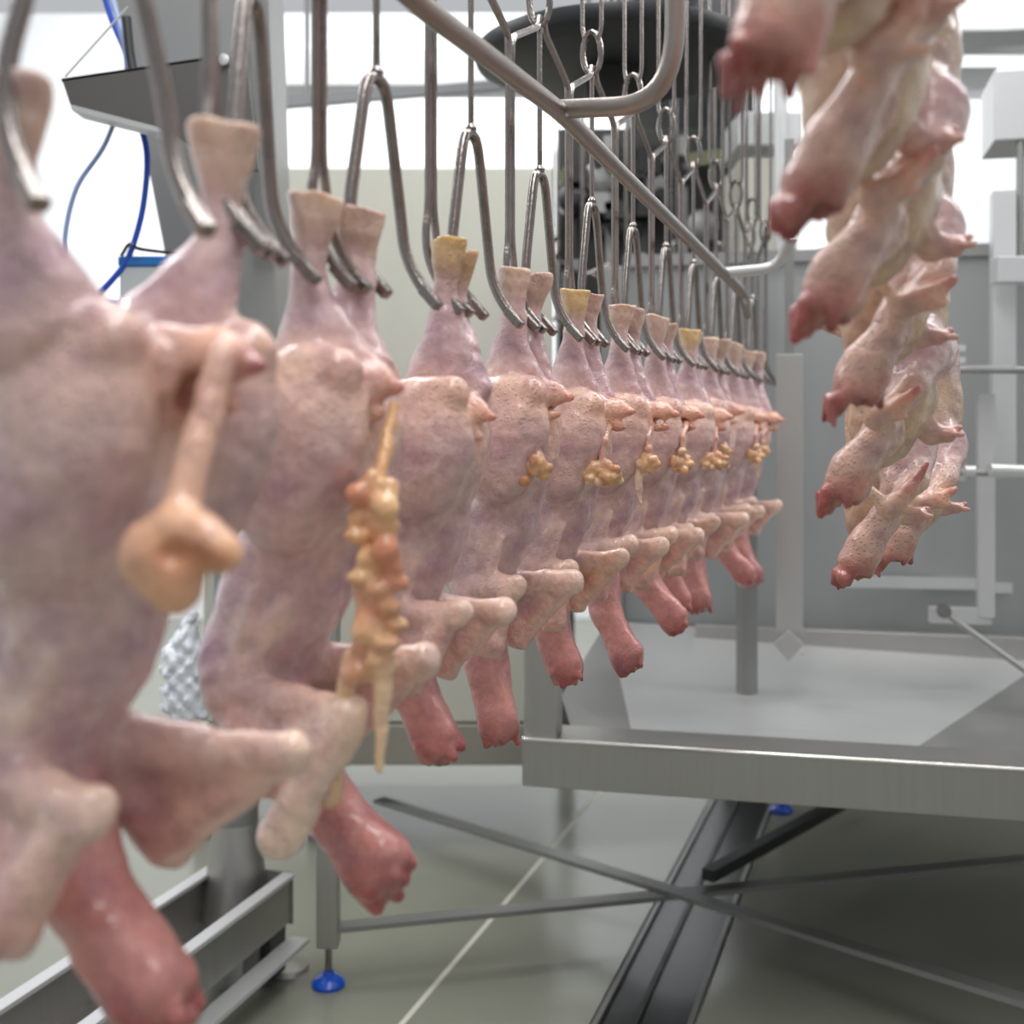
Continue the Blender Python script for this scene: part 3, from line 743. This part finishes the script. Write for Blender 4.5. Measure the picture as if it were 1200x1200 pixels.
BACKM = mat('wet_back_sheet', (150,151,151), .5, .5, noise=.08, nscale=3, stretch=(4,4,.6))
MB().box((.07,D_-.03,-.1),(W_,D_,1.22)).build('back_panel', BACKM, root, bevel=.003)
MB().box((.07,D_-.05,1.2),(W_,D_,1.235)).build('top_edge', SHEETD, root)
MB().box((.30,D_-.16,.02),(W_-.05,D_-.12,.11)).build('spray_shelf', SHEET, root, bevel=.004)
MB().tube([(.0,.001,.0),(W_,.001,.0)], .0045, 10).build('highlight_bead', mat('highlight_steel',(225,222,215),.22,.9), root, True)  # bright bead added to draw the highlight along the front edge
MB().prism([(.15,.25,-.11),(W_-.1,.25,-.11),(W_-.1,D_-.05,-.11),(.15,D_-.05,-.11)], (0,0,-.03)).build('shade_plate', SHEETD, root)  # unseen plate added to shade the floor under the pan
MB().prism([(.5,.5,-.14),(1.2,.5,-.14),(1.2,D_-.1,-.14),(.5,D_-.1,-.14)], (0,0,-.10)).build('shade_block', SHEETD, root)  # unseen block added below the plate, also to shade the floor
MB().box((.35,2.0,-.52),(3.4,2.7,1.18)).build('reflection_block', mat('reflection_block_sheet',(128,128,124),.55,.3,noise=.08,nscale=3), root, bevel=.01)  # unseen box added to keep the back wall's reflection off the floor
BARM = mat('hazy_bar_sheet', (176,175,172), .5, .3)
# pipes and posts inside
MB().tube([(.47,.55,-.03),(.47,.55,.9)], .028, 12).build('riser_pipe', SHEETD, root, True)
def W2(x, y, d):                        # photo column/row at depth d -> washer frame
    q = P(x, y, d)-wo; return Matrix.Rotation(-WR,3,'Z') @ q
def inside(name, path, r, mt, n=10): return MB().tube([W2(*q) for q in path], r, n).build(name, mt, root, True)
m = MB(); m.bar(W2(985,681,3.5), W2(1145,684,3.5), .045, .03); m.build('spray_bar', FUN, root)
m = MB(); m.bar(W2(1160,688,3.5), W2(1186,688,3.5), .045, .03); m.build('spray_bar', FUN, root)
m = MB(); a = W2(925,415,3.0); b = W2(925,742,3.0)
m.box((a.x-.033,a.y,b.z),(a.x+.033,a.y+.012,a.z)); m.build('hanging_bar', BARM, root, bevel=.002)
m = MB(); c = W2(924,755,2.99); m.prism([c+Vector((-.036,0,.0)), c+Vector((0,0,-.045)), c+Vector((.036,0,0)), c+Vector((0,0,.035))], (0,.03,0)); m.build('bar_tip', BARM, root, bevel=.002)
m = MB(); a = W2(925,418,3.0); m.box((a.x-.012,a.y+.012,a.z-.1),(a.x+.012,a.y+.03,a.z+.55)); m.build('bar_hanger', SHEETD, root)
m = MB(); m.bar(W2(1155,462,3.1), W2(1155,722,3.1), .045, .04); m.build('upright_bar', LGREY, root)
m = MB(); m.bar(W2(1090,720,3.1), W2(1160,722,3.1), .03, .04); m.build('cross_bar', LGREY, root)
inside('stay_rod', [(1103,715,3.05),(1215,795,2.9)], .008, SHEETD)
m = MB(); c = W2(1106,716,3.02); m.lathe([(.005,-.01),(.018,-.01),(.018,.01),(.005,.01)], c, 14, Matrix.Rotation(math.pi/2,3,'X')); m.build('bolt', STEEL, root, True)
inside('spray_pipe', [(1060,552,3.0),(1215,556,3.0)], .008, SHEETD)
inside('nozzle', [(1160,551,2.98),(1215,553,2.98)], .017, FUN)
inside('nozzle', [(1130,552,2.98),(1142,552,2.98)], .014, FUN)
inside('spray_pipe', [(1090,432,3.1),(1215,434,3.1)], .010, SHEETD)
for y in (408, 422, 544, 560):
    m = MB(); m.bar(W2(1098,y,3.2), W2(1130,y,3.2), .02, .016); m.build('clamp_plate', FUN, root)
m = MB(); m.lathe([(.02,-.006),(.085,-.004),(.085,.004),(.02,.006)], W2(1147,432,3.05), 24); m.build('dish', FUN, root, True)
m = MB(); m.bar(W2(1175,225,3.3), W2(1175,560,3.3), .075, .06); m.build('machine_upright', LGREY, root, bevel=.003)
m = MB(); m.bar(W2(1165,317,3.2), W2(1330,317,3.2), .06, .07); m.build('machine_arm', LGREY, root, bevel=.003)
m = MB(); m.box(W2(1165,165,3.3), W2(1330,82,3.3)+Vector((0,.15,0))); m.build('machine_head', LGREY, root, bevel=.004)
inside('machine_rod', [(1196,165,3.3),(1196,320,3.3)], .012, SHEETD)
# legs, braces and blue feet
def leg(x, y, ztop, w_=.05):
    q = Vector((x, y, 0))
    l = MB().box((q.x-w_/2, q.y-w_/2, .095), (q.x+w_/2, q.y+w_/2, ztop)).build('leg', SHEET, bevel=.003)
    rod = MB().tube([(q.x, q.y, .01), (q.x, q.y, .11)], .008, 8).build('adjusting_rod', STEEL, smooth=True)
    ft = MB().lathe([(.038,0),(.040,.008),(.030,.020),(.014,.026),(.012,.036)], q, 24).build('foot', BLUE, smooth=True)
    return l, rod, ft
A_ = (-.43,2.80); B_ = (-.28,3.72); C_ = (1.75,3.36); D__ = (1.10,2.36); E_ = (.92,4.08)
allp = []
for (x, y), zt in ((A_,.95),(D__,.50),(C_,.50),(E_,.5)):
    l, rod, ft = leg(x, y, zt); l2 = (l, rod, ft)
    adopt(root, l); 
    for c in (rod, ft):
        c.parent = l; c.matrix_parent_inverse = Matrix.Translation(wo).inverted() @ Matrix() if False else (l.matrix_parent_inverse.inverted() @ l.matrix_parent_inverse)
    c = None
for o_ in list(root.children):
    if o_.name.startswith('leg'):
        for c in o_.children: c.matrix_parent_inverse = Matrix()
bz = .135
for a, b in ((A_,(1.74,3.33)), ((-.42,3.77),D__)):
    o = MB().bar((a[0],a[1],bz),(b[0],b[1],bz+(.0 if a is A_ else .012)), .045, .012).build('floor_brace', SHEETD); adopt(root, o)
o = MB().bar((.50,3.05,bz+.03),(1.30,3.95,bz+.05), .035, .03).build('floor_brace', DARK); adopt(root, o)
o = MB().bar((A_[0],A_[1],.94),(B_[0],B_[1]-.03,.94), .045, .045).build('side_rail', SHEETD); adopt(root, o)
tag(root, 'stainless carcass washing machine with funnel tray, on legs with blue feet', 'machine')

# ------------------------------------------------------------------ trough, post and column at the lower left
root = empty('drip_trough', (-.62,2.6,0)); far = Vector((-.53,2.86,0)); near = Vector((-1.02,1.28,0)); e = (near-far).normalized(); nn = Vector((-e.y, e.x, 0))
if nn.x > 0: nn = -nn                   # towards the left
ps = []
def strip(name, o0, o1, z0, z1, mt=SHEET):
    a = far; L = (near-far).length
    Mx = Matrix((nn, e, Vector((0,0,1)))).transposed().to_4x4(); Mx.translation = a
    return MB().box((o0,0,z0),(o1,L,z1), Mx).build(name, mt, bevel=.001)
ps += [strip('near_wall',0,.006,.13,.235), strip('near_rim',-.012,.02,.232,.242,LGREY), strip('trough_bed',0,.20,.125,.131,SHEET), strip('far_wall',.196,.202,.13,.235), strip('far_rim',.185,.217,.232,.242,LGREY), strip('lower_flange',-.05,.0,.08,.092,LGREY)]
Mx = Matrix((nn, e, Vector((0,0,1)))).transposed().to_4x4(); Mx.translation = far
ps.append(MB().box((-.004,-.006,.12),(.21,0,.242),Mx).build('end_plate', SHEETD))
ps.append(MB().box((.0,.02,.02),(.05,.09,.13),Mx).build('clamp_bracket', DARK, bevel=.006)); ps.append(MB().lathe([(.055,0),(.05,.012),(.02,.02)], Mx @ Vector((.02,-.02,0)), 20).build('foot_plate', SHEET, smooth=True))
for t in (.06,.8,1.4): ps.append(MB().box((.03,t,0),(.07,t+.04,.125),Mx).build('stand', SHEETD))
adopt(root, *ps); tag(root, 'long narrow stainless drip trough near the floor at lower left', 'trough')

pc = Vector((-.665,2.88,0))
root = empty('round_post', pc); MB().lathe([(.105,.0),(.105,.01),(.085,.12),(.062,.30),(.055,.36)], (0,0,0), 32).build('flared_base', SHEET, root, True)
MB().tube([(0,0,.355),(0,0,1.45)], .053, 28).build('tube', SHEETD, root, True)
tag(root, 'round steel post with flared base rising behind the drip trough', 'post')

root = empty('leaning_column', P(250,420,2.95)); 
f = [P(128,-40,2.8), P(312,-40,2.8), P(330,520,2.95), P(235,520,2.95)]
o1 = MB().prism(f, (0,.22,0)).build('column_body', mat('column_sheet',(168,168,166),.5,.5,noise=.06,nscale=4), bevel=.006)
o2 = MB().prism([P(288,-40,2.78),P(312,-40,2.78),P(322,300,2.85),P(300,300,2.85)], (0,.02,0)).build('edge_strip', SHEETD)
adopt(root, o1, o2); tag(root, 'wide grey leaning steel column at upper left, behind the nearest shackles', 'column')

# plastic wrap beside the post
PLM = mat('crumpled_plastic', (222,226,232), .2, noise=.06, nscale=30, bump=.6, bscale=50)
m_ = field_mesh('plastic_wrap', [ell((0,0,0),(.055,.045,.075),(225,228,232)), ell((.01,0,-.08),(.062,.05,.07),(225,228,232)), cone((0,0,.05),(.02,.01,.12),.03,.012,(225,228,232))], .004, PLM, warp=.007, seed=4, wf=75)
o = link('plastic_wrap', m_); o.location = (-.795, 2.90, 1.30-.57); tag(o, 'crumpled pale plastic wrap hanging beside the round post behind two carcasses', 'plastic')

# chute
root = empty('chute', P(180,110,2.45)); CH = mat('chute_sheet', (112,109,106), .45, .7, noise=.06, nscale=6)
a = P(72,92,2.45); b = P(262,64,2.45); c = P(290,84,2.45); d = P(303,200,2.45); g = P(82,122,2.45); k = P(190,150,2.45)
outer = [a, b, P(280,68,2.45), c, d, P(270,200,2.45), k, g]
o1 = MB().prism(outer, (0,.012,0)).build('side_sheet', CH, bevel=.001)
o2 = MB().prism([g, k, P(190,156,2.45), P(84,129,2.45)], (0,.07,.0)).build('bottom_flange', LGREY)
o3 = MB().tube([P(76,90,2.43), P(150,8,2.44)], .0022, 6).build('stay_wire', LGREY)
o4 = MB().lathe([(.004,-.006),(.012,-.004),(.012,.004),(.004,.006)], P(262,70,2.44), 12, Matrix.Rotation(math.pi/2,3,'X')).build('bolt', LGREY, smooth=True)
o5 = MB().prism([a, b, b+Vector((0,.25,0)), a+Vector((0,.25,0))], (0,0,-.006)).build('top_sheet', CH)
adopt(root, o1, o2, o3, o4, o5); tag(root, 'dark grey angled steel chute at upper left with a pale lower flange', 'chute')

# hoses and sensor box
def hose(pts, d, r, mt, label):
    o = MB().tube(spline([P(x, y, d+(q[0] if q else 0)) for x, y, *q in pts], 8), r, 8).build('hose', mt, smooth=True); tag(o, label, 'hose'); return o
hose([(118,-20),(130,20),(150,70),(160,130),(172,180),(168,240),(155,290),(140,318),(105,355),(78,376)], 2.62, .007, HOSEB, 'dark blue hose running down past the chute and crossing the pale loop')
hose([(125,-20),(140,30),(148,90),(125,165),(90,220),(76,280),(80,325),(100,350),(145,356)], 2.58, .0055, HOSEL, 'pale blue hose hanging in a wide loop left of the small box')
hose([(148,20),(152,60),(158,95)], 2.56, .010, BLACK, 'short black hose sleeve on the blue hoses above the chute')
hose([(292,150),(277,205),(280,250),(287,285)], 2.455, .011, BLACK, 'short black curved hose beside the first shank')
root = empty('sensor_box', P(168,370,2.62))
a = P(140,312,2.62); b = P(196,372,2.62)
ps = [MB().box((a.x,2.62,b.z),(b.x,2.70,a.z)).build('casing', BOXW, bevel=.004), MB().box((a.x-.003,2.615,a.z),(b.x+.003,2.705,a.z+.022)).build('lid', BLUEL, bevel=.004),
 MB().lathe([(.004,0),(.011,0),(.010,.014),(.004,.02)], P(152,352,2.61), 12, Matrix.Rotation(math.pi/2,3,'X')).build('hose_socket', BLACK, smooth=True),
 MB().tube(spline([P(142,300,2.6),P(152,286,2.6),P(165,292,2.6),P(215,298,2.75)],6), .004, 6).build('cable', BLACK, smooth=True),
 MB().bar(P(190,345,2.7), P(262,345,2.82), .03, .03).build('mounting_arm', SHEETD)]
adopt(root, *ps); tag(root, 'small pale box with blue lid where the blue hoses end', 'box')

# ------------------------------------------------------------------ thin steam inside the washer
m = MB(); m.box((.10,.16,.03),(W_-.05,D_-.06,1.15)); vm = bpy.data.materials.new('steam'); vm.use_nodes = True; nt = vm.node_tree
nt.nodes.remove(nt.nodes['Principled BSDF']); vs = nt.nodes.new('ShaderNodeVolumeScatter'); vs.inputs['Density'].default_value = .16
nt.links.new(vs.outputs[0], nt.nodes['Material Output'].inputs['Volume'])
o = m.build('steam', vm); o.location = wo; o.rotation_euler = (0, 0, WR); tag(o, 'thin white steam hanging inside the washing machine', 'steam', kind='stuff')
